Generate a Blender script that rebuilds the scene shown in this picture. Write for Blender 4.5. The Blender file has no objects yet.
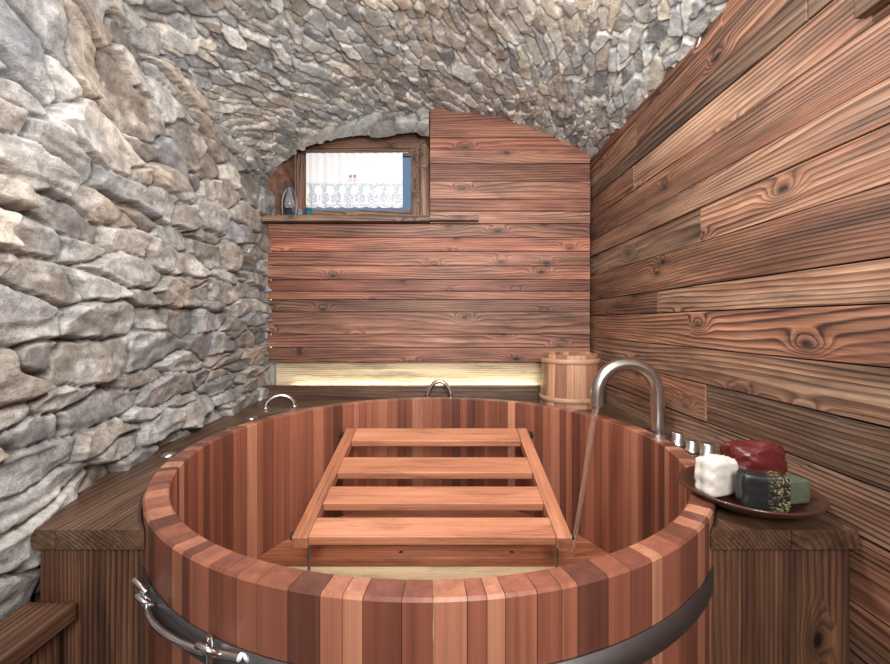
import bpy, math, random
import numpy as np
from mathutils import Vector, Matrix
random.seed(7); rng=np.random.default_rng(11)
D=bpy.data; C=bpy.context
scene=C.scene
CZ=1.40
scene.view_settings.view_transform='Standard'
# ---------------------------------------------------------------- nodes
class NT:
    def __init__(s,name):
        s.m=D.materials.new(name); s.m.use_nodes=True
        s.t=s.m.node_tree; s.t.nodes.clear()
        s.out=s.n('ShaderNodeOutputMaterial'); s.b=s.n('ShaderNodeBsdfPrincipled')
        s.l(s.b.outputs[0],s.out.inputs[0])
    def n(s,t,**k):
        x=s.t.nodes.new(t)
        for a,b in k.items(): setattr(x,a,b)
        return x
    def l(s,a,b): s.t.links.new(a,b)
    def set(s,inp,v):
        if isinstance(v,bpy.types.NodeSocket): s.l(v,inp)
        else: inp.default_value=v
    def math(s,op,a,b=0.0,c=0.0,clamp=False):
        x=s.n('ShaderNodeMath',operation=op); x.use_clamp=clamp
        s.set(x.inputs[0],a); s.set(x.inputs[1],b); s.set(x.inputs[2],c)
        return x.outputs[0]
    def vmul(s,v,sc):
        x=s.n('ShaderNodeVectorMath',operation='MULTIPLY'); s.set(x.inputs[0],v); x.inputs[1].default_value=sc
        return x.outputs[0]
    def noise(s,v,scale=1,detail=2,rough=.5,dist=0):
        x=s.n('ShaderNodeTexNoise'); s.l(v,x.inputs['Vector']); x.inputs['Scale'].default_value=scale
        x.inputs['Detail'].default_value=detail; x.inputs['Roughness'].default_value=rough; x.inputs['Distortion'].default_value=dist
        return x.outputs['Fac']
    def mr(s,v,a,b,c,d,smooth=False):
        x=s.n('ShaderNodeMapRange'); x.interpolation_type='SMOOTHSTEP' if smooth else 'LINEAR'
        s.l(v,x.inputs[0])
        for i,q in enumerate((a,b,c,d)): x.inputs[i+1].default_value=q
        return x.outputs[0]
    def ramp(s,v,stops,interp='LINEAR'):
        x=s.n('ShaderNodeValToRGB'); s.l(v,x.inputs[0]); r=x.color_ramp; r.interpolation=interp
        while len(r.elements)<len(stops): r.elements.new(0.5)
        for e,(p,c) in zip(r.elements,stops):
            e.position=p; e.color=(*c,1)
        return x.outputs[0]
    def mix(s,f,a,b,mode='MIX'):
        x=s.n('ShaderNodeMix',data_type='RGBA',blend_type=mode)
        s.set(x.inputs[0],f)
        for i,q in ((6,a),(7,b)):
            if isinstance(q,tuple): x.inputs[i].default_value=(*q[:3],1)
            else: s.l(q,x.inputs[i])
        return x.outputs[2]
    def attr(s,name):
        return s.n('ShaderNodeAttribute',attribute_name=name)
    def bump(s,h,strength,dist):
        x=s.n('ShaderNodeBump'); x.inputs['Strength'].default_value=strength; x.inputs['Distance'].default_value=dist
        s.l(h,x.inputs['Height']); s.l(x.outputs[0],s.b.inputs['Normal'])

def srgb(r,g,b):
    f=lambda c:(c/255/12.92 if c/255<=.04045 else ((c/255+.055)/1.055)**2.4)
    return (f(r),f(g),f(b))

def wood(name,dark,mid,light,ringf=38,amp=9,rough=.6,knots=True,tlo=.7,thi=1.25,redtint=None,fiber=.5,contrast=1.0,grey=None,greyamt=.55,rmin=.35,kth=.6):
    N=NT(name); a=N.attr('wc').outputs['Vector']; tint=N.attr('tint').outputs['Fac']
    sep=N.n('ShaderNodeSeparateXYZ'); N.l(a,sep.inputs[0])
    t3=N.math('FRACT',N.math('MULTIPLY',tint,3.77))
    A=N.noise(N.vmul(a,(.6,3.4,3.4)),1,1,.4)
    A2=N.noise(N.vmul(a,(4,14,14)),1,2,.5)
    f=N.math('MULTIPLY',sep.outputs[1],N.mr(t3,0,1,ringf*.65,ringf*1.5))
    f=N.math('MULTIPLY_ADD',A,amp,f)
    f=N.math('MULTIPLY_ADD',A2,.8,f)
    core=None
    if knots:
        vo=N.n('ShaderNodeTexVoronoi',voronoi_dimensions='2D'); vo.inputs['Scale'].default_value=1
        dv=N.n('ShaderNodeVectorMath',operation='ADD'); N.l(N.vmul(a,(2.9,5.6,0)),dv.inputs[0])
        nn=N.n('ShaderNodeTexNoise'); nn.inputs['Scale'].default_value=9; N.l(a,nn.inputs['Vector'])
        N.l(N.vmul(nn.outputs['Color'],(.10,.10,0)),dv.inputs[1])
        N.l(dv.outputs[0],vo.inputs['Vector'])
        sc=N.n('ShaderNodeSeparateColor'); N.l(vo.outputs['Color'],sc.inputs[0])
        mask=N.math('GREATER_THAN',sc.outputs[0],kth)
        K=N.math('MULTIPLY',N.mr(vo.outputs['Distance'],0,.40,1,0,True),mask)
        f=N.math('MULTIPLY_ADD',N.math('MULTIPLY',K,K),3.6,f)
        core=N.math('MULTIPLY',N.mr(vo.outputs['Distance'],.035,.075,1,0,True),mask)
        halo=N.math('MULTIPLY',N.mr(vo.outputs['Distance'],.04,.22,1,0,True),mask)
    r=N.math('FRACT',f)
    r=N.ramp(r,[(0,(.05,.05,.05)),(.45,(.3,.3,.3)),(.8,(1,1,1)),(1,(.05,.05,.05))])
    rc=N.mr(N.noise(N.vmul(a,(1.2,5,5)),1,2,.5),.35,.65,rmin,1.0)
    fib=N.noise(N.vmul(a,(4,210,210)),1,4,.65)
    fib=N.mr(fib,.3,.7,0,1)
    fibm=N.mr(N.noise(N.vmul(a,(2.2,55,55)),1,3,.6),.3,.7,0,1)
    blotch=N.noise(N.vmul(a,(1.6,9,9)),1,4,.6)
    v=N.math('MULTIPLY',N.math('MULTIPLY',r,rc),(1-fiber)*contrast*1.4)
    v=N.math('MULTIPLY_ADD',fib,fiber*.5,v)
    v=N.math('MULTIPLY_ADD',fibm,fiber*.6,v)
    v=N.math('ADD',v,N.mr(blotch,.3,.7,-.25,.25))
    col=N.ramp(v,[(0,light),(.42,mid),(1,dark)])
    if core is not None:
        col=N.mix(N.math('MULTIPLY',halo,.55),col,dark)
        col=N.mix(core,col,tuple(c*.18 for c in dark))
    if grey is not None:
        gm=N.mr(N.noise(N.vmul(a,(1.1,7,7)),1,4,.6),.40,.64,0,greyamt)
        gb=N.math('MULTIPLY',gm,N.math('SUBTRACT',1.0,N.math('MULTIPLY',v,.9),clamp=True))
        col=N.mix(gb,col,grey)
    st=N.mr(N.noise(N.vmul(a,(2.3,12,12)),1,5,.7),.50,.70,1.0,.5)
    br=N.math('MULTIPLY',N.mr(tint,0,1,tlo,thi),st)
    cc=N.n('ShaderNodeCombineColor'); 
    for i in range(3): N.l(br,cc.inputs[i])
    col=N.mix(1.0,col,cc.outputs[0],'MULTIPLY')
    if redtint is not None:
        t2=N.math('FRACT',N.math('MULTIPLY',tint,7.31))
        col=N.mix(N.math('MULTIPLY',t2,.85),col,N.mix(1.0,col,redtint,'MULTIPLY'))
    N.l(col,N.b.inputs['Base Color'])
    N.set(N.b.inputs['Roughness'],N.mr(fib,0,1,rough-.08,rough+.12))
    N.bump(N.math('ADD',N.math('MULTIPLY',fib,-.5),N.math('MULTIPLY',r,-.5)),.45,.002)
    return N.m

def plain(name,col,rough=.5,metal=0,noise=.15,scale=20,bump=.1,trans=0,emit=None,es=0,ior=1.45,coat=0):
    N=NT(name); tc=N.n('ShaderNodeTexCoord').outputs['Object']
    nz=N.noise(tc,scale,4,.6)
    c=N.mix(nz,tuple(q*(1-noise) for q in col),tuple(min(1,q*(1+noise)) for q in col))
    N.l(c,N.b.inputs['Base Color']); N.b.inputs['Roughness'].default_value=rough
    N.b.inputs['Metallic'].default_value=metal; N.b.inputs['Transmission Weight'].default_value=trans
    N.b.inputs['IOR'].default_value=ior; N.b.inputs['Coat Weight'].default_value=coat
    if emit: 
        N.b.inputs['Emission Color'].default_value=(*emit,1); N.b.inputs['Emission Strength'].default_value=es
    if bump: N.bump(nz,bump,.004)
    return N.m

M_right=wood('barn_wood_right',srgb(46,31,25),srgb(112,80,61),srgb(168,136,110),ringf=50,amp=12,tlo=.50,thi=1.22,redtint=(1.08,.78,.70),grey=srgb(160,140,120),contrast=1.2,rmin=.5,kth=.5)
M_back=wood('barn_wood_back',srgb(58,35,28),srgb(128,84,66),srgb(174,128,104),ringf=50,amp=9,tlo=.50,thi=1.22,redtint=(1.10,.78,.70),contrast=1.2,grey=srgb(164,134,114),greyamt=.4,rmin=.45,kth=.45)
M_ledge=wood('ledge_wood',srgb(36,24,18),srgb(84,58,43),srgb(122,91,70),ringf=60,amp=8,rough=.38,tlo=.8,thi=1.12,grey=srgb(120,98,80),greyamt=.3)
M_panel=wood('panel_wood',srgb(42,27,20),srgb(90,59,43),srgb(130,93,68),ringf=60,amp=8,rough=.5,tlo=.75,thi=1.12)
M_rack=wood('cedar_rack',srgb(146,88,66),srgb(178,116,86),srgb(202,144,112),ringf=90,amp=4,rough=.45,knots=False,tlo=.9,thi=1.08,contrast=.6)
M_benchw=wood('cedar_bench',srgb(120,66,46),srgb(158,96,68),srgb(184,124,90),ringf=70,amp=4,rough=.3,knots=False,tlo=.85,thi=1.08,contrast=.7)
M_cream=wood('pale_wood',srgb(214,184,146),srgb(236,212,176),srgb(244,226,192),ringf=70,amp=4,rough=.45,knots=False,tlo=1.0,thi=1.1,contrast=.4)
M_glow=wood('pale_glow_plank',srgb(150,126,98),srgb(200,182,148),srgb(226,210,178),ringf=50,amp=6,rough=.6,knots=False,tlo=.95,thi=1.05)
M_steel=plain('brushed_steel',(.55,.53,.5),.28,1,.08,40,.05)
M_band=plain('band_steel',(.24,.24,.25),.42,1,.2,30,.05)
M_black=plain('black_rubber',(.012,.012,.012),.5)
M_led=plain('led_warm',(1,.9,.5),.5,emit=(1.0,.92,.72),es=26,bump=0)
M_led2=plain('led_warm_side',(1,.9,.5),.5,emit=(1.0,.90,.62),es=5,bump=0)
def stave_mat(name,stops):
    N=NT(name); a=N.attr('wc').outputs['Vector']; tint=N.attr('tint').outputs['Fac']
    base=N.ramp(tint,stops)
    fib=N.noise(N.vmul(a,(1.5,130,130)),1,3,.6)
    fib2=N.noise(N.vmul(a,(.9,32,32)),1,2,.5)
    v=N.math('ADD',N.mr(fib,.3,.7,.84,1.14),N.mr(fib2,.3,.7,-.2,.2))
    cc=N.n('ShaderNodeCombineColor')
    for i in range(3): N.l(v,cc.inputs[i])
    col=N.mix(1.0,base,cc.outputs[0],'MULTIPLY')
    N.l(col,N.b.inputs['Base Color']); N.b.inputs['Roughness'].default_value=.34
    N.b.inputs['Coat Weight'].default_value=.25; N.b.inputs['Coat Roughness'].default_value=.25
    N.bump(fib,.15,.001)
    return N.m
M_stave=stave_mat('cedar_staves',[(0,srgb(84,50,41)),(.2,srgb(104,61,48)),(.5,srgb(126,75,58)),(.8,srgb(142,88,68)),(1,srgb(168,117,92))])
M_pail=stave_mat('pail_staves',[(0,srgb(134,94,74)),(.5,srgb(156,112,88)),(1,srgb(178,136,108))])

# ---------------------------------------------------------------- mesh helpers
class MB:
    def __init__(s): s.v=[];s.f=[];s.wc=[];s.t=[]
    def _add(s,vs,fs,axis,tint=None,wcs=None):
        t=random.random() if tint is None else tint
        o=random.random(); b=len(s.v)
        for i,p in enumerate(vs):
            s.v.append(tuple(p)); s.t.append(t)
            if wcs: q=wcs[i]
            else:
                u=p[axis]; r=[p[k] for k in range(3) if k!=axis]
                q=(u,r[0]+r[1],r[0]-r[1])
            s.wc.append((q[0]+o*41,q[1]+o*13,q[2]+o*7))
        s.f+= [tuple(b+i for i in f) for f in fs]
    def poly(s,pts,z0,z1,axis,tint=None):
        n=len(pts)
        vs=[(p[0],p[1],z0) for p in pts]+[(p[0],p[1],z1) for p in pts]
        fs=[tuple(range(n-1,-1,-1)),tuple(range(n,2*n))]+[(i,(i+1)%n,n+(i+1)%n,n+i) for i in range(n)]
        s._add(vs,fs,axis,tint)
    def box(s,x0,x1,y0,y1,z0,z1,axis,tint=None):
        s.poly([(x0,y0),(x1,y0),(x1,y1),(x0,y1)],z0,z1,axis,tint)
    def staves(s,cx,cy,z0,z1,R0,R1,th,n,c=.004,seg=3,var=.25):
        ws=[1+random.uniform(-var,var) for _ in range(n)]; tot=sum(ws); a=0; last=0
        for w in ws:
            da=w/tot*2*math.pi; g=.0006/R1
            a0=a+g; a1=a+da-g; a+=da
            t=random.random()
            while abs(t-last)<.10: t=random.random()
            last=t
            prof=[(R0,z0),(R1,z1-c),(R1-c,z1),(R1-th+c,z1),(R1-th,z1-c),(R0-th,z0)]
            vs=[];wc=[]
            for k in range(seg+1):
                an=a0+(a1-a0)*k/seg
                for r,z in prof:
                    vs.append((cx+r*math.cos(an),cy+r*math.sin(an),z)); wc.append((z,an*R1,r))
            m=len(prof); fs=[]
            for k in range(seg):
                for j in range(m):
                    fs.append((k*m+j,(k+1)*m+j,(k+1)*m+(j+1)%m,k*m+(j+1)%m))
            fs.append(tuple(range(m)) ); fs.append(tuple(seg*m+j for j in range(m-1,-1,-1)))
            s._add(vs,fs,2,t,wc)
    def obj(s,name,mat,bevel=.003,parent=None):
        me=D.meshes.new(name); me.from_pydata(s.v,[],s.f); me.update()
        a=me.attributes.new('wc','FLOAT_VECTOR','POINT'); a.data.foreach_set('vector',np.array(s.wc,dtype=np.float32).ravel())
        a=me.attributes.new('tint','FLOAT','POINT'); a.data.foreach_set('value',np.array(s.t,dtype=np.float32))
        me.materials.append(mat); o=D.objects.new(name,me); scene.collection.objects.link(o)
        if bevel:
            b=o.modifiers.new('bevel','BEVEL'); b.width=bevel; b.segments=2; b.limit_method='ANGLE'
        if parent: o.parent=parent
        return o
def empty(name,loc=(0,0,0)):
    e=D.objects.new(name,None); scene.collection.objects.link(e); e.location=loc; return e
def mesh(name,vs,fs,mat,parent=None,smooth=False,bevel=0):
    me=D.meshes.new(name); me.from_pydata(vs,[],fs); me.update(); me.materials.append(mat)
    if smooth: me.shade_smooth()
    o=D.objects.new(name,me); scene.collection.objects.link(o)
    if bevel:
        b=o.modifiers.new('bevel','BEVEL'); b.width=bevel; b.segments=3; b.limit_method='ANGLE'
    if parent: o.parent=parent
    return o
def boxm(name,x0,x1,y0,y1,z0,z1,mat,parent=None,bevel=.002):
    vs=[(x,y,z) for z in (z0,z1) for x,y in ((x0,y0),(x1,y0),(x1,y1),(x0,y1))]
    fs=[(3,2,1,0),(4,5,6,7),(0,1,5,4),(1,2,6,5),(2,3,7,6),(3,0,4,7)]
    return mesh(name,vs,fs,mat,parent,False,bevel)
def lathe(name,prof,cx,cy,cz,mat,parent=None,n=48,wob=None):
    vs=[];fs=[];m=len(prof)
    for i in range(n):
        a=2*math.pi*i/n
        for j,(r,z) in enumerate(prof):
            q=wob(a,j,r) if wob else r
            vs.append((cx+q*math.cos(a),cy+q*math.sin(a),cz+z))
    for i in range(n):
        for j in range(m-1):
            fs.append((i*m+j,((i+1)%n)*m+j,((i+1)%n)*m+j+1,i*m+j+1))
    return mesh(name,vs,fs,mat,parent,True)
def tube(name,pts,r,mat,parent=None,cyc=False,radii=None,kind='NURBS',caps=True):
    cu=D.curves.new(name,'CURVE'); cu.dimensions='3D'; cu.bevel_depth=r; cu.bevel_resolution=6; cu.use_fill_caps=caps; cu.resolution_u=10
    sp=cu.splines.new('POLY' if kind=='POLY' else 'NURBS'); sp.points.add(len(pts)-1)
    for i,p in enumerate(pts):
        sp.points[i].co=(*p,1)
        if radii: sp.points[i].radius=radii[i]
    sp.use_cyclic_u=cyc
    if kind!='POLY': sp.order_u=3; sp.use_endpoint_u=not cyc
    o=D.objects.new(name,cu); cu.materials.append(mat); scene.collection.objects.link(o)
    dg=C.evaluated_depsgraph_get(); me=D.meshes.new_from_object(o.evaluated_get(dg)); 
    D.objects.remove(o); me.shade_smooth()
    o=D.objects.new(name,me); scene.collection.objects.link(o)
    if parent: o.parent=parent
    return o
# ---------------------------------------------------------------- stone vault
TAB=rng.random((8,256,256))
def hsh(i,j,k): return TAB[k,np.mod(i,256).astype(int),np.mod(j,256).astype(int)]
def vn(x,y,k=0):
    xi=np.floor(x);yi=np.floor(y);fx=x-xi;fy=y-yi
    fx=fx*fx*(3-2*fx);fy=fy*fy*(3-2*fy)
    return (hsh(xi,yi,k)*(1-fx)+hsh(xi+1,yi,k)*fx)*(1-fy)+(hsh(xi,yi+1,k)*(1-fx)+hsh(xi+1,yi+1,k)*fx)*fy
def fbm(x,y,k=0,o=4):
    s=0;a=.5;t=0
    for i in range(o):
        s=s+a*vn(x*2**i+17*i,y*2**i+31*i,k);t+=a;a*=.5
    return s/t
def cells(u,v,jx,jy,wt,off=.5):
    iu=np.floor(u);iv=np.floor(v)
    F1=np.full(u.shape,9.);F2=np.full(u.shape,9.);ci=np.zeros(u.shape);cj=np.zeros(u.shape);du=np.zeros(u.shape);dv=np.zeros(u.shape)
    for di in (-2,-1,0,1,2):
        for dj in (-2,-1,0,1,2):
            a=iu+di;b=iv+dj
            cu=a+.5+jx*(hsh(a,b,0)-.5)+off*np.mod(b,2)-off*.5; cv=b+.5+jy*(hsh(a,b,1)-.5)
            x=u-cu;y=v-cv
            d=np.maximum(np.abs(x)*.92+np.abs(y)*.35, np.abs(y)*.95+np.abs(x)*.28)*.75+.3*np.sqrt(x*x+y*y)-wt*hsh(a,b,2)
            n=d<F1
            F2=np.where(n,F1,np.minimum(F2,d))
            F1=np.where(n,d,F1);ci=np.where(n,a,ci);cj=np.where(n,b,cj);du=np.where(n,x,du);dv=np.where(n,y,dv)
    return F1,F2,ci,cj,du,dv
def sstep(a,b,x):
    t=np.clip((x-a)/(b-a),0,1);return t*t*(3-2*t)
def palette(r,cols):
    cols=np.array(cols);i=np.minimum((r*len(cols)).astype(int),len(cols)-1);return cols[i]
def terrace(q,n,s=.35):
    t=q*n; f=np.floor(t); return (f+sstep(1-s,1,t-f))/n
def stone_field(Y,S,vault):
    w1=fbm(Y*5,S*5,3,3)-.5; w2=fbm(Y*5+50,S*5+9,4,3)-.5
    w3=vn(Y*45,S*45,5)-.5; w4=vn(Y*45+9,S*45+7,6)-.5
    big=fbm(Y*1.2+2,S*1.2+4,5,2)-.5
    rowv=fbm(S*4,S*0+3,2,2)-.5
    u=Y/.25+w1*.35+w3*.05+big*.8; v=S/.092+w2*.55+w4*.08+rowv*1.5+big*1.0
    F1,F2,ci,cj,du,dv=cells(u,v,.95,.75,.45)
    e=F2-F1
    r1=hsh(ci,cj,5);r2=hsh(ci,cj,6);r3=hsh(ci,cj,7);r4=hsh(ci,cj,3)
    h=.040*sstep(.0,.075,e)+.030*(r1-.5)+.042*(r2-.5)*du+.055*(r3-.45)*dv
    q=fbm(Y*4+r1*9,S*11+r2*9,1,2)
    tq=terrace(q,4,.4)
    h=h+.046*tq*sstep(0,.10,e)-.023
    col=palette(r4,[(.235,.225,.215),(.27,.262,.255),(.175,.17,.168),(.26,.232,.205),(.305,.298,.288),(.205,.21,.22),(.35,.335,.315),(.245,.232,.222),(.21,.185,.165),(.29,.262,.235)])
    col=col*(.78+.48*r1)[...,None]
    col=col*(.86+.28*tq)[...,None]
    m=(1-sstep(.0,.038,e))[...,None]
    col=col*(1-m)+np.array((.07,.063,.056))*m  # deep shade in the dry-stone gaps, painted into the wall colour
    ca,sa=math.cos(math.radians(24)),math.sin(math.radians(24))
    y2=Y*ca+S*sa; s2=-Y*sa+S*ca
    bw=(fbm(Y*1.7+3,S*1.7,6,2)-.5)
    u=y2/.135+bw*2.0+w1*.4+w3*.12; v=s2/.045+bw*4+w2*1.0+w4*.22
    G1,G2,gi,gj,gu,gv=cells(u,v,.95,.9,.5)
    g=G2-G1
    q1=hsh(gi,gj,5);q2=hsh(gi,gj,6);q3=hsh(gi,gj,7);q4=hsh(gi,gj,3)
    h2=.019*sstep(.03,.095,g)+.018*(q1-.5)+.028*(q2-.5)*gu+.024*(q3-.5)*gv
    col2=palette(q4,[(.375,.368,.352),(.30,.30,.295),(.43,.42,.40),(.355,.33,.30),(.22,.222,.225),(.40,.36,.305),(.32,.285,.245),(.36,.366,.368),(.49,.48,.46),(.26,.258,.255),(.42,.395,.355)])
    col2=col2*(.70+.52*q1)[...,None]
    mm=sstep(.40,.56,fbm(Y*2+8,S*2+1,1,3))[...,None]
    m=(1-sstep(.04,.10,g))[...,None]
    col2=col2*(1-m)+(np.array((.54,.53,.50))*mm+np.array((.20,.193,.185))*(1-mm))*m
    V=vault[...,None]
    det=fbm(Y*22,S*22,1,4)-.5; det2=fbm(Y*9,S*30,2,4)-.5
    h=h+.009*det+.010*np.abs(det2); h2=h2+.006*det+.006*np.abs(det2)
    hh=h*(1-vault)+h2*vault; cc=col*(1-V)+col2*V
    wsh=sstep(.58,.71,fbm(Y*6+5,S*11+2,7,5))[...,None]*.42
    cc=cc*(1-wsh)+np.array((.56,.55,.53))*wsh
    tan=sstep(.54,.72,fbm(Y*2.4+15,S*2.4+22,2,4))[...,None]*.5
    cc=cc*(1-tan)+cc*np.array((1.14,.97,.80))*tan
    dk=sstep(.5,.75,fbm(Y*10+25,S*10+2,0,4))[...,None]*.5
    cc=cc*(1-dk)+cc*.45*dk
    return hh,np.clip(cc*(.8+.8*(det+.25))[...,None],0.01,1)
def blur(a):
    b=a.copy(); b[1:-1]=.25*a[:-2]+.5*a[1:-1]+.25*a[2:]
    c=b.copy(); c[:,1:-1]=.25*b[:,:-2]+.5*b[:,1:-1]+.25*b[:,2:]
    return c
def grid_obj(name,P,COL,mat,flip=False):
    n,m,_=P.shape
    idx=np.arange(n*m).reshape(n,m)
    q=np.stack([idx[:-1,:-1],idx[1:,:-1],idx[1:,1:],idx[:-1,1:]],-1).reshape(-1,4)
    if flip:q=q[:,::-1]
    me=D.meshes.new(name); me.vertices.add(n*m); me.vertices.foreach_set('co',P.reshape(-1).astype(np.float32))
    k=len(q); me.loops.add(k*4); me.loops.foreach_set('vertex_index',q.reshape(-1).astype(np.int32))
    me.polygons.add(k); me.polygons.foreach_set('loop_start',np.arange(0,k*4,4,dtype=np.int32))
    me.update(calc_edges=True); me.validate()
    a=me.attributes.new('col','FLOAT_COLOR','POINT'); c4=np.concatenate([COL.reshape(-1,3),np.ones((n*m,1))],1)
    a.data.foreach_set('color',c4.astype(np.float32).ravel())
    me.shade_smooth(); me.materials.append(mat)
    o=D.objects.new(name,me); scene.collection.objects.link(o); return o
N=NT('rough_stone'); tc=N.n('ShaderNodeTexCoord').outputs['Object']
c=N.attr('col').outputs['Color']
n1=N.noise(tc,45,6,.75); n2=N.noise(tc,170,3,.6); n3=N.noise(N.vmul(tc,(12,12,40)),1,4,.65,.3)
v=N.math('ADD',N.mr(n1,.3,.7,.62,1.32),N.math('ADD',N.mr(n2,.3,.7,-.14,.14),N.mr(n3,.3,.7,-.2,.2)))
cc=N.n('ShaderNodeCombineColor')
for i in range(3): N.l(v,cc.inputs[i])
N.l(N.mix(1.0,c,cc.outputs[0],'MULTIPLY'),N.b.inputs['Base Color']); N.b.inputs['Roughness'].default_value=.62
N.bump(N.math('ADD',N.math('ADD',n1,N.math('MULTIPLY',n2,.35)),N.math('MULTIPLY',n3,.5)),.75,.009)
M_stone=N.m
RX=.99; LX=-1.17
a0=math.atan2(2.45-.85,LX+.09); a1=math.atan2(2.45-.85,RX+.09)
prof=[(LX,z) for z in np.linspace(0,2.45,245,endpoint=False)]
aa=np.linspace(a0,a1,230); prof+=[(-.09+1.93*math.cos(a),.85+1.93*math.sin(a)) for a in aa]
prof=np.array(prof)
seg=np.r_[0,np.cumsum(np.linalg.norm(np.diff(prof,axis=0),axis=1))]
L=seg[-1]; step=.0045; ns=int(L/step); ss=np.linspace(0,L,ns)
px=np.interp(ss,seg,prof[:,0]);pz=np.interp(ss,seg,prof[:,1])
k=40; ker=np.hanning(2*k+1);ker/=ker.sum()
def sm(a):
    e=np.r_[2*a[0]-a[k:0:-1],a,2*a[-1]-a[-2:-k-2:-1]];return np.convolve(e,ker,'valid')
px=sm(px);pz=sm(pz)
tx=np.gradient(px);tz=np.gradient(pz);tl=np.hypot(tx,tz);nx=tz/tl;nz=-tx/tl
ys=np.concatenate([np.arange(-1.2,.5,.02),np.arange(.5,2.70,.0045)])
def xl(y): return np.interp(y,[-1.2,.3,.94,1.3,1.9,2.66,3],[-.90,-.93,-.985,-1.06,-1.12,-1.17,-1.18])
Yg,Sg=np.meshgrid(ys,ss,indexing='ij')
vault=sstep(2.20,2.55,Sg+.35*(fbm(Yg*3,Sg*3,2,2)-.5)); vault=np.where(vault>.5,1.,0.)
H,COL=stone_field(Yg,Sg,vault)
H=blur(H)
sc=(RX-xl(ys))/(RX-LX)
X=RX-(RX-px[None,:])*sc[:,None]+nx[None,:]*(H-.02)
Z=pz[None,:]+nz[None,:]*(H-.02)
grid_obj('wall_left',np.stack([X,Yg,Z],-1),COL,M_stone,flip=False)
gx=np.arange(-1.25,-.10,.006); gz=np.arange(0,.42,.006)
GX,GZ=np.meshgrid(gx,gz,indexing='ij')
bot=np.interp(GX,[-1.25,-1.12,-1.0,-.8,-.6,-.35,-.06],[2.40,2.45,2.54,2.605,2.635,2.65,2.65])+.04*(fbm(GX*9,GX*0,1,3)-.5)
Hh,CC=stone_field(GX*.8+5,(GZ+bot)*.8+.9,np.ones_like(GX))
curl=np.clip(1-GZ/.05,0,1)
P=np.stack([GX,2.665-blur(Hh)*1.5+.09*curl**2,bot+GZ],-1)
grid_obj('stone_lintel',P,CC*.8,M_stone,flip=True)

# ---------------------------------------------------------------- room shell
W=.962; YB=2.653
mb=MB()
zs=[0,.19,.38,.55,.74,.90,1.03,1.17,1.30,1.44,1.54,1.70,1.83,1.93,2.07,2.20,2.29,2.42,2.58]
for i in range(len(zs)-1):
    cuts=[-1.2]+([random.uniform(-.4,.4)] if random.random()<.5 else [])+([random.uniform(1.0,2.2)] if random.random()<.12 else [])+[2.76]
    for j in range(len(cuts)-1):
        d=random.uniform(-.004,.004)
        mb.box(W+d,W+.028,cuts[j]+.001,cuts[j+1]-.001,zs[i]+.0016,zs[i+1]-.0016,1)
mb.box(W+.0285,W+.06,-1.2,2.83,0,3.0,1,.0)
mb.obj('wall_right',M_right,.003)
mb=MB()
zb=[0,.2,.4,.6,.8,.985]
for i in range(len(zb)-1): mb.box(-1.16,.935,YB,YB+.03,zb[i]+.001,zb[i+1]-.001,0)
zb=[1.14,1.235,1.32,1.465,1.545,1.60,1.675,1.765,1.86,1.95,2.04]
tt=[.45,.85,.55,.15,.5,.25,.75,.6,.95,.45]
for i in range(len(zb)-1):
    d=random.uniform(-.004,.003)
    mb.box(-1.154,.944,YB+d,YB+.024,zb[i]+.0016,zb[i+1]-.0016,0,tt[i])
zb=[2.04,2.12,2.20,2.315,2.43,2.52,2.60,2.86]
tt=[.7,.4,.85,.25,.6,.8,.5]
for i in range(len(zb)-1):
    d=random.uniform(-.004,.003)
    mb.box(-.0975,.945,YB+d,YB+.024,zb[i]+.0016,zb[i+1]-.0016,0,tt[i])
mb.box(-1.14,.93,YB+.0245,YB+.034,1.145,2.04,0,.0); mb.box(-.0975,.93,YB+.0245,YB+.034,2.04,2.86,0,.0)
mb.obj('wall_back',M_back,.003)
M_plaster=plain('rough_plaster',(.35,.31,.26),.9,0,.2,12,.4)
e=empty('wall_back_masonry')
boxm('lower',-1.5,1.2,2.765,2.83,0,2.04,M_plaster,e,0)
boxm('upper_right',-.06,1.2,2.765,2.83,2.04,3.0,M_plaster,e,0)
boxm('upper_left',-1.5,-1.21,2.765,2.83,2.04,3.0,M_plaster,e,0)
boxm('top',-1.21,-.06,2.765,2.95,2.76,3.0,M_plaster,e,0)
boxm('wall_front',-1.3,1.2,-1.26,-1.2,0,3,M_plaster,None,0)
mb=MB()
for i in range(16): mb.box(-1.3+i*.16,-1.142+i*.16,-1.25,2.76,-.03,0,1)
mb.obj('floor',M_ledge,.002)
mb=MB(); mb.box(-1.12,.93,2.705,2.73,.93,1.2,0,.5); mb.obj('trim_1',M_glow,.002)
led=empty('led_strip_light')
boxm('strip',-1.0,.60,2.688,2.70,.955,.975,M_led,led,0)
boxm('strip_left',-1.15,-1.14,2.69,2.72,1.15,1.98,M_led2,led,0)

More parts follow.
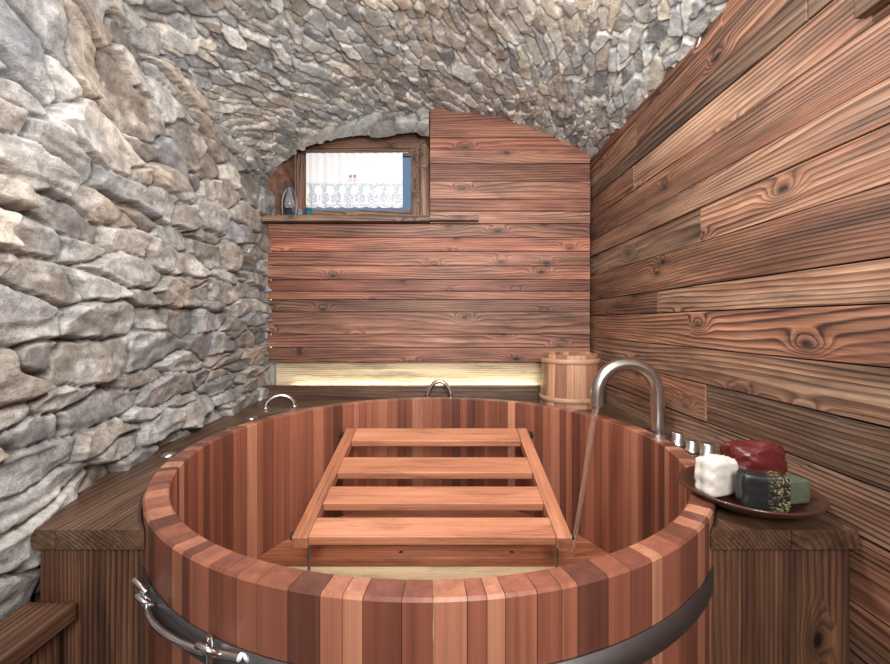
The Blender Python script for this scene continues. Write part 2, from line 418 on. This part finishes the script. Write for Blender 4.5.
# ---------------------------------------------------------------- window niche
win=empty('window_1')
mb=MB()
mb.poly([(-1.19,2.66),(-1.05,2.86),(-1.07,2.88),(-1.22,2.68)],2.083,2.40,0)
mb.poly([(-1.19,2.66),(-1.05,2.86),(-1.07,2.88),(-1.22,2.68)],2.40,2.74,0)
mb.box(-.0975,-.075,2.688,2.90,2.083,2.74,1)
mb.box(-1.22,-.06,2.70,2.95,2.735,2.76,0)
mb.obj('niche_lining',M_right,.002,win)
mb=MB()
mb.box(-1.20,-.098,2.60,2.95,2.045,2.083,0,.7)
mb.box(-.098,.215,2.60,2.646,2.05,2.083,0,.7)
mb.obj('sill',M_right,.003,win)
mb=MB()
mb.box(-1.05,-.99,2.86,2.92,2.083,2.735,2,.5); mb.box(-.175,-.098,2.86,2.92,2.083,2.735,2,.6)
mb.box(-.99,-.175,2.86,2.92,2.62,2.735,0,.5); mb.box(-.99,-.175,2.86,2.92,2.083,2.135,0,.6)
mb.box(-.99,-.945,2.872,2.905,2.135,2.62,2,.7); mb.box(-.24,-.177,2.85,2.905,2.135,2.62,2,.7)
mb.box(-.945,-.24,2.872,2.905,2.57,2.62,0,.7); mb.box(-.945,-.24,2.872,2.905,2.135,2.19,0,.7)
mb.obj('frame',M_right,.003,win)
M_glass=plain('window_glass',(.9,.95,1),.03,0,0,5,0,trans=1,ior=1.05)
boxm('glass',-.945,-.24,2.885,2.889,2.19,2.57,M_glass,win,0)
boxm('handle',-.215,-.205,2.835,2.85,2.33,2.40,M_black,win)
N=NT('lace'); tc=N.n('ShaderNodeTexCoord').outputs['Object']
sp=N.n('ShaderNodeSeparateXYZ'); N.l(tc,sp.inputs[0])
vo=N.n('ShaderNodeTexVoronoi',feature='DISTANCE_TO_EDGE'); vo.inputs['Scale'].default_value=75; N.l(tc,vo.inputs['Vector'])
holes=N.mr(vo.outputs['Distance'],.02,.14,0,1,True)
xf=N.math('SUBTRACT',N.math('FRACT',N.math('MULTIPLY',sp.outputs[0],1/.084)),.5)
ax=N.math('ABSOLUTE',xf)
cup=N.math('SQRT',N.math('ADD',N.math('POWER',N.math('MULTIPLY',ax,1/.33),2.0),N.math('POWER',N.math('ABSOLUTE',N.math('MULTIPLY',N.math('SUBTRACT',sp.outputs[2],2.315),1/.035)),2.0)))
cupm=N.mr(cup,.85,1.0,1,0)
stem=N.math('MULTIPLY',N.math('LESS_THAN',ax,.07),N.math('LESS_THAN',N.math('ABSOLUTE',N.math('SUBTRACT',sp.outputs[2],2.26)),.035))
foot=N.math('MULTIPLY',N.math('LESS_THAN',ax,.30),N.math('LESS_THAN',N.math('ABSOLUTE',N.math('SUBTRACT',sp.outputs[2],2.224)),.006))
solid=N.math('MAXIMUM',cupm,N.math('MAXIMUM',stem,foot))
low=N.mr(sp.outputs[2],2.355,2.375,1,.12)
hole=N.math('MULTIPLY',N.math('MULTIPLY',holes,low),N.math('SUBTRACT',1.0,N.math('MULTIPLY',solid,.9)))
N.b.inputs['Base Color'].default_value=(.96,.96,.96,1); N.b.inputs['Roughness'].default_value=.9
tr=N.n('ShaderNodeBsdfTranslucent'); tr.inputs[0].default_value=(.9,.93,1,1)
m1=N.n('ShaderNodeMixShader'); m1.inputs[0].default_value=.15; N.l(N.b.outputs[0],m1.inputs[1]); N.l(tr.outputs[0],m1.inputs[2])
tp=N.n('ShaderNodeBsdfTransparent'); m2=N.n('ShaderNodeMixShader'); N.l(N.math('MULTIPLY',hole,.6),m2.inputs[0]); N.l(m1.outputs[0],m2.inputs[1]); N.l(tp.outputs[0],m2.inputs[2])
N.l(m2.outputs[0],N.out.inputs[0]); M_lace=N.m
nxx,nzz=90,24; vs=[];fs=[]
for j in range(nzz+1):
    for i in range(nxx+1):
        x=-.965+.67*i/nxx; z=2.575-(.375+.008*abs(math.sin(i/nxx*math.pi*8)))*j/nzz
        vs.append((x,2.835+.003*math.sin(i/nxx*46)*(0.4+.6*j/nzz)+.002*math.sin(i*.9),z))
for j in range(nzz):
    for i in range(nxx):
        a=j*(nxx+1)+i; fs.append((a,a+1,a+nxx+2,a+nxx+1))
cur=mesh('lace_curtain',vs,fs,M_lace,None,True)
tube('rod',[(-1.0,2.838,2.577),(-.26,2.838,2.577)],.004,M_steel,cur,kind='POLY')
M_red=plain('red_thread',(.35,.02,.02),.8)
for gx0 in(-.655,-.625): 
    tube('embroidery',[(gx0-.009,2.826,2.40),(gx0+.009,2.826,2.42)],.0022,M_red,cur,kind='POLY')
    tube('embroidery',[(gx0+.009,2.826,2.40),(gx0-.009,2.826,2.42)],.0022,M_red,cur,kind='POLY')
for gx0 in(-.665,-.65,-.63,-.615):
    tube('embroidery',[(gx0,2.826,2.376),(gx0,2.826,2.388)],.0018,M_red,cur,kind='POLY')
M_bglass=plain('lamp_glass',(.85,.90,.94),.05,0,.05,5,0,trans=.9,ior=1.25)
lp=empty('oil_lamp')
lathe('base',[(0,0),(.040,0),(.042,.012),(.036,.035),(.022,.050),(.024,.066),(0,.068)],-1.03,2.70,2.084,plain('pewter',(.06,.09,.14),.25,.8),lp)
lathe('chimney',[(.020,.062),(.034,.09),(.032,.115),(.018,.155),(.016,.205),(.014,.205),(.014,.155),(.029,.115),(.031,.09),(.017,.065)],-1.03,2.70,2.084,M_bglass,lp)
tube('handle_loop',[(-1.07,2.70,2.10),(-1.085,2.70,2.18),(-1.06,2.70,2.27),(-1.03,2.70,2.30),(-1.0,2.70,2.27),(-.975,2.70,2.18),(-.99,2.70,2.10)],.004,M_band,lp)
M_teal=plain('teal_glass',(.05,.20,.26),.08,0,.05,5,0,trans=.5)
for bx,by,sc_ in((-.90,2.70,1.0),(-.945,2.66,.8),(-1.12,2.655,.7)):
    bo=empty('drinking_glass')
    lathe('body',[(p*sc_,q*sc_) for p,q in[(0,0),(.022,0),(.024,.004),(.028,.062),(.026,.062),(.022,.008),(0,.008)]],bx,by,2.084,M_teal if sc_==1.0 else M_bglass,bo,32)
# ---------------------------------------------------------------- hot tub
TX,TY,R,TH,RZ=-.04,1.555,.894,.056,.95
tub=empty('hot_tub')
mb=MB(); mb.staves(TX,TY,.03,RZ,R,R,TH,118,c=.005,var=.4); mb.obj('staves',M_stave,0,tub)
Ri=R-TH
def band(name,z0,z1):
    r0,r1=R+.0005,R+.005
    lathe(name,[(r1,z0),(r1,z1),(r0,z1),(r0,z0),(r1,z0)],TX,TY,0,M_band,tub,160)
band('band_upper',CZ-.63,CZ-.575); band('band_lower',.25,.31)
def disc_boards(mb,ya,yb,w,z0,z1,r):
    y=ya
    while y<yb-1e-4:
        y2=min(y+w,yb); p=[];q=[]
        for t in np.linspace(y+.001,y2-.001,7):
            hw=math.sqrt(max(r*r-(t-TY)**2,0)); p.append((TX-hw,t)); q.append((TX+hw,t))
        mb.poly(p[::-1]+q,z0,z1,0); y=y2
mb=MB(); disc_boards(mb,TY-Ri+.01,TY+Ri-.01,.14,.10,.15,Ri-.001); mb.obj('tub_floor',M_cream,.002,tub)
mb=MB(); disc_boards(mb,1.815,TY+Ri-.01,.13,.31,.35,Ri-.001); mb.obj('inner_bench',M_benchw,.003,tub)
hw=math.sqrt(Ri**2-(1.835-TY)**2)
mb=MB(); mb.box(TX-hw,TX+hw,1.820,1.86,.15,.309,0); mb.obj('bench_riser',M_cream,.002,tub)
for sx in(-.2,.305): lathe('screw',[(0,.003),(.008,.003),(.010,0)],sx,1.86,.35,M_black,tub,16)
def on(d_ang,z,off): return (TX+(R+off)*math.cos(d_ang),TY+(R+off)*math.sin(d_ang),z)
def angp(x,y): return math.atan2(y-TY,x-TX)
A1=angp(-.5985,.857);A2=angp(-.425,.748);zb_=CZ-.585
cl=empty('band_clamp'); cl.parent=tub
pts=[on(A1+(A2-A1)*t,zb_+.005*math.sin(t*3),.025+.012*math.sin(math.pi*t)) for t in np.linspace(-.05,1.05,9)]
M_chrome=plain('bright_steel',(.75,.75,.76),.18,1,.05,40,.02)
tube('rod',pts,.006,M_chrome,cl)
def ring(name,ang,z,off,r,rr,sx=1.0):
    c=Vector(on(ang,z,off)); t=Vector((-math.sin(ang),math.cos(ang),0)); up=Vector((0,0,1))
    nn=Vector((math.cos(ang),math.sin(ang),0)); up=(up*.75+nn*.65).normalized()
    tube(name,[c+t*r*sx*math.cos(a)+up*r*math.sin(a) for a in np.linspace(0,2*math.pi,16,endpoint=False)],rr,M_chrome,cl,cyc=True,caps=False)
ring('eye',A2+.02,zb_+.005,.022,.020,.006,1.1); ring('eye',A1-.02,zb_+.005,.022,.018,.006,1.1)
tube('hook',[on(A1-.02,zb_+.02,.02),on(A1-.045,zb_+.045,.035),on(A1-.07,zb_+.03,.03),on(A1-.07,zb_,.01)],.006,M_chrome,cl)
tube('bolt',[on(A2+.01,zb_,.02),on(A2+.09,zb_+.005,.012)],.007,M_chrome,cl,kind='POLY')
tube('pin',[on(A2+.02,zb_-.035,.02),on(A2+.02,zb_+.03,.02)],.006,M_chrome,cl,kind='POLY')
# ---------------------------------------------------------------- slatted rack
rk=empty('slatted_rack')
mb=MB(); 
ytop,ybot,zt,zbm=2.20,1.409,.83,.658
sl=(zt-zbm)/(ytop-ybot); ang=math.atan(sl); Ls=math.hypot(zt-zbm,ytop-ybot); k=Ls/(ytop-ybot)
x0,x1=-.53,.44
mb.box(x0,x0+.055,0,Ls,-.022,.022,1); mb.box(x1-.055,x1,0,Ls,-.022,.022,1)
for a,b in((1.411,1.51),(1.586,1.695),(1.79,1.915),(2.065,2.198)):
    mb.box(x0+.056,x1-.056,(a-ybot)*k,(b-ybot)*k,-.010,.0225,0)
o=mb.obj('frame_and_slats',M_rack,.004,rk); o.location=(0,ybot,zbm-.022); o.rotation_euler=(ang,0,0)
for lx in(x0+.03,x1-.03): tube('leg',[(lx,1.50,.15),(lx,1.50,.64)],.005,M_band,rk,kind='POLY')
for lx in(x0,x1):
    tube('pad',[(lx+(-.022 if lx<0 else .022),2.17,.80),(lx+(.01 if lx<0 else -.01),2.16,.80)],.018,M_black,rk,kind='POLY')
    tube('pad',[(lx+(-.012 if lx<0 else .012),1.44,.645),(lx+(.01 if lx<0 else -.01),1.44,.645)],.014,M_black,rk,kind='POLY')
# ---------------------------------------------------------------- ledge around the tub
mb=MB(); LZ0,LZ1=.875,.92; RL=R+.002
def cx_(y,s):
    q=RL**2-(y-TY)**2
    return TX+s*math.sqrt(q) if q>0 else TX
ysl=np.linspace(.9415,2.2,50)
for s,(bnd) in((-1,[(-1.25,-.90),(-.90,-.6)]),(1,[(W-.006,.80),(.80,.5)])):
    for (xa,xb) in bnd:
        t=random.random()
        st=random.getstate()
        for i in range(len(ysl)-1):
            pa=[]
            for y in(ysl[i],ysl[i+1]):
                c=cx_(y,s)
                xo=xa if s>0 else max(xa,float(xl(y))-.045 if y>.96 else -.962)
                xin=min(xb,c) if s<0 else max(xb,c)
                xo2=min(xo,xin) if s<0 else max(xo,xin)
                pa.append((xo2,xin,y))
            (a0_,b0_,y0_),(a1_,b1_,y1_)=pa
            if abs(a0_-b0_)<1e-4 and abs(a1_-b1_)<1e-4: continue
            g=.001*s
            random.setstate(st)
            q=[(a0_-g,y0_),(b0_+g,y0_),(b1_+g,y1_),(a1_-g,y1_)]
            if s>0:q=q[::-1]
            mb.poly(q,LZ0,LZ1,1,t)
        random.random();random.random()
for (ya,yb) in((2.2,2.44),(2.442,2.60)):
    t=random.random();st=random.getstate();xs=np.linspace(-1.21,W-.006,60)
    for i in range(59):
        q=[]
        for x in(xs[i],xs[i+1]):
            qq=RL**2-(x-TX)**2; c=TY+math.sqrt(qq) if qq>0 else 0
            q.append((x,min(max(ya,c),yb),yb))
        if q[0][2]-q[0][1]<1e-4 and q[1][2]-q[1][1]<1e-4: continue
        random.setstate(st)
        mb.poly([(q[0][0],q[0][1]),(q[1][0],q[1][1]),(q[1][0],q[1][2]),(q[0][0],q[0][2])],LZ0,LZ1,0,t)
    random.random();random.random()
mb.obj('tub_surround_deck',M_ledge,0)
mb=MB(); mb.box(-1.17,W-.008,2.60,2.646,.88,.992,0,.3); mb.obj('trim_2',M_ledge,.004)
for s in(-1,1):
    mb=MB(); y0=.96
    if s<0: xs=[-.955,-.86,-.70]
    else: xs=[.625,.70,.955]
    for i in range(len(xs)-1): mb.box(xs[i]+.001,xs[i+1]-.001,y0,y0+.03,0,LZ0-.001,2)
    mb.obj('surround_front_panel',M_panel,.003)
bn=empty('wooden_bench')
mb=MB(); 
mb.box(-.955,-.90,.0,.935,CZ-.68,CZ-.64,1); mb.box(-.899,-.843,.0,.935,CZ-.68,CZ-.64,1)
mb.box(-.905,-.865,.86,.92,0,CZ-.681,2); mb.box(-.905,-.865,.02,.08,0,CZ-.681,2); mb.box(-.90,-.87,.081,.859,CZ-.78,CZ-.682,1)
mb.obj('bench',M_panel,.004,bn)
mb=MB(); mb.box(.925,.955,.70,.925,2.085,2.40,1,.1); mb.obj('wooden_bracket',M_ledge,.004)
# ---------------------------------------------------------------- faucet
fa=empty('bathtub_faucet'); fx,fy=.885,1.70
pts=[(fx,fy,.921),(fx,fy,1.0),(fx,fy,1.06)]+[(.759+.126*math.cos(a),fy,1.10+.126*math.sin(a)) for a in np.linspace(0,math.pi,13)]+[(.633,fy,1.075),(.631,fy,1.05)]
tube('spout',pts,.027,M_steel,fa)
lathe('base_flange',[(.0,.012),(.036,.012),(.038,0),(0,0)],fx,fy,.921,M_steel,fa,32)
for kx,ky,kr,kh in((.905,1.585,.020,.05),(.908,1.50,.019,.045),(.910,1.415,.022,.06)):
    lathe('knob',[(0,0),(kr+.004,0),(kr+.004,.008),(kr,.010),(kr,kh-.003),(kr-.003,kh),(0,kh)],kx,ky,.921,M_steel,fa,28)
N=NT('running_water'); N.b.inputs['Base Color'].default_value=(.85,.72,.62,1);N.b.inputs['Roughness'].default_value=.05;N.b.inputs['Transmission Weight'].default_value=.9;N.b.inputs['IOR'].default_value=1.25
pts=[(.631,1.70,1.055),(.622,1.70,.95),(.605,1.70,.75),(.580,1.705,.5),(.568,1.71,.33)]
tube('water_stream',[(p[0],p[1]+.12*i/4,p[2]+.02*(i==4)) for i,p in enumerate(pts)],.014,N.m,fa,radii=[1,.85,.75,.7,.65])
def handle(name,cx,cy,r,h,dx,dy):
    e=empty(name)
    tube('bar',[(cx+dx*r*math.cos(a),cy+dy*r*math.cos(a),.921+h*math.sin(a)) for a in np.linspace(0,math.pi,15)],.012,M_steel,e)
    for s in(-1,1): lathe('foot',[(0,.006),(.018,.006),(.02,0)],cx+s*dx*r,cy+s*dy*r,.921,M_steel,e,20)
handle('grab_handle',-.035,2.50,.075,.115,1,0)
handle('grab_handle',-.93,2.30,.075,.065,.95,.35)
for jx,jy in((-1.0,1.47),(-.955,1.83),(-.965,2.03)):
    lathe('air_button',[(0,.010),(.016,.010),(.018,.006),(.026,.006),(.028,0)],jx,jy,.921,M_steel,None,28)
# ---------------------------------------------------------------- pail
pa=empty('wooden_pail'); PX,PY=.735,2.40
mb=MB(); mb.staves(PX,PY,.921,1.215,.172,.160,.016,20,c=.003); mb.obj('staves',M_pail,0,pa)
for z,rr in((.95,.1715),(1.165,.1625)):
    lathe('hoop',[(rr+.0015,z),(rr+.006,z+.003),(rr+.0045,z+.024),(rr-.0005,z+.027)],PX,PY,0,plain('hoop_wood',srgb(165,128,102),.5,0,.2,30),pa,64)
lathe('bottom',[(0,.945),(.15,.945),(.15,.93),(0,.93)],PX,PY,0,M_pail,pa,40)
# ---------------------------------------------------------------- plate with soaps
pl=empty('wooden_dish'); qx,qy=.795,1.075
M_dish=plain('dark_dish',srgb(62,36,26),.3,0,.35,14,.1,coat=.4)
lathe('dish',[(0,0),(.085,0),(.10,.008),(.145,.030),(.158,.042),(.160,.046),(.155,.048),(.14,.040),(.10,.020),(.08,.016),(0,.016)],qx,qy,.921,M_dish,pl,64)
def lump(name,cx,cy,z,sx,sy,sz,rot,mat,rough=.12,seed=0,pw=3,dent=0,fine=0):
    import bmesh
    bm=bmesh.new(); bmesh.ops.create_cube(bm,size=2); bmesh.ops.subdivide_edges(bm,edges=bm.edges[:],cuts=15,use_grid_fill=True)
    r=np.random.default_rng(seed); ph=r.random(12)*6
    for v in bm.verts:
        p=v.co.copy(); n=(abs(p.x)**pw+abs(p.y)**pw+abs(p.z)**pw)**(1/pw); p=p/n*1.0
        f=1+rough*(math.sin(p.x*4+ph[0])*math.sin(p.y*5+ph[1])+.6*math.sin(p.z*7+ph[2]+p.x*6)+.4*math.sin(p.y*13+p.z*11+ph[3]))+fine*math.sin(p.x*21+ph[4])*math.sin(p.y*19+ph[5]+p.z*17)
        q=Vector((p.x*sx*f,p.y*sy*f,p.z*sz*(f if p.z>0 else 1)))
        if p.z>.5: q.z-=dent*max(0,1-(p.x*p.x+p.y*p.y)/.7)
        v.co=q
    me=D.meshes.new(name); bm.to_mesh(me); bm.free(); me.shade_smooth(); me.materials.append(mat)
    o=D.objects.new(name,me); scene.collection.objects.link(o); o.location=(cx,cy,z+sz); o.rotation_euler=(0,0,rot); return o
lump('white_soap',.722,1.085,.945,.048,.030,.048,.3,plain('white_soap',(.56,.52,.47),.6,0,.25,40,.4),.05,1,pw=6,fine=.02)
M_bk=NT('black_gold'); tcx=M_bk.n('ShaderNodeTexCoord').outputs['Object']
sx_=M_bk.n('ShaderNodeSeparateXYZ'); M_bk.l(tcx,sx_.inputs[0])
fl=M_bk.math('MULTIPLY',M_bk.mr(M_bk.noise(tcx,190,3,.7),.52,.6,0,1),M_bk.mr(sx_.outputs[0],.0,.02,0,1))
M_bk.l(M_bk.mix(fl,(.010,.010,.011),(.30,.24,.11)),M_bk.b.inputs['Base Color']); M_bk.b.inputs['Roughness'].default_value=.4
lump('black_soap',.778,1.0,.944,.050,.024,.043,-.25,M_bk.m,.02,2,pw=9)
lump('green_soap',.870,1.025,.950,.034,.023,.030,.15,plain('green_soap',srgb(78,86,70),.4,0,.35,30,.3),.03,3,pw=7)
lump('red_soap',.850,1.125,.944,.070,.050,.064,.1,plain('red_soap',(.10,.012,.013),.4,0,.6,45,.5,trans=.1,coat=.3),.06,8,pw=4.2,dent=.03,fine=.05)
# ---------------------------------------------------------------- lights
def area(name,loc,target,size,power,col,sy=None):
    l=D.lights.new(name,'AREA'); l.energy=power; l.color=col; l.size=size
    if sy: l.shape='RECTANGLE'; l.size_y=sy
    o=D.objects.new(name,l); scene.collection.objects.link(o); o.location=loc
    o.rotation_euler=(Vector(target)-Vector(loc)).to_track_quat('-Z','Y').to_euler(); return o
area('tub_fill',(.0,1.15,2.62),(0,1.6,0),.25,32,(1,.97,.93))  # added overhead fill, no fixture: brightens tub interior and walls
area('front_fill',(.2,-.7,2.0),(-.1,2.4,1.7),.7,64,(1,.985,.965))  # unseen area fill added behind the camera to lift the whole room
area('vault_fill',(.2,.45,1.98),(-.05,2.4,2.75),.4,32,(1,.985,.96))  # added out-of-view fill aimed up to brighten the vault
w=D.worlds.new('World'); scene.world=w; w.use_nodes=True
w.node_tree.nodes['Background'].inputs[0].default_value=(.30,.44,.66,1); w.node_tree.nodes['Background'].inputs[1].default_value=.6
# ---------------------------------------------------------------- camera
cam=D.cameras.new('camera'); cam.lens=16.5; cam.sensor_width=36; cam.shift_y=-10/890; cam.clip_start=.02
co=D.objects.new('camera',cam); scene.collection.objects.link(co); co.location=(0,0,CZ); co.rotation_euler=(math.pi/2,0,0)
scene.camera=co
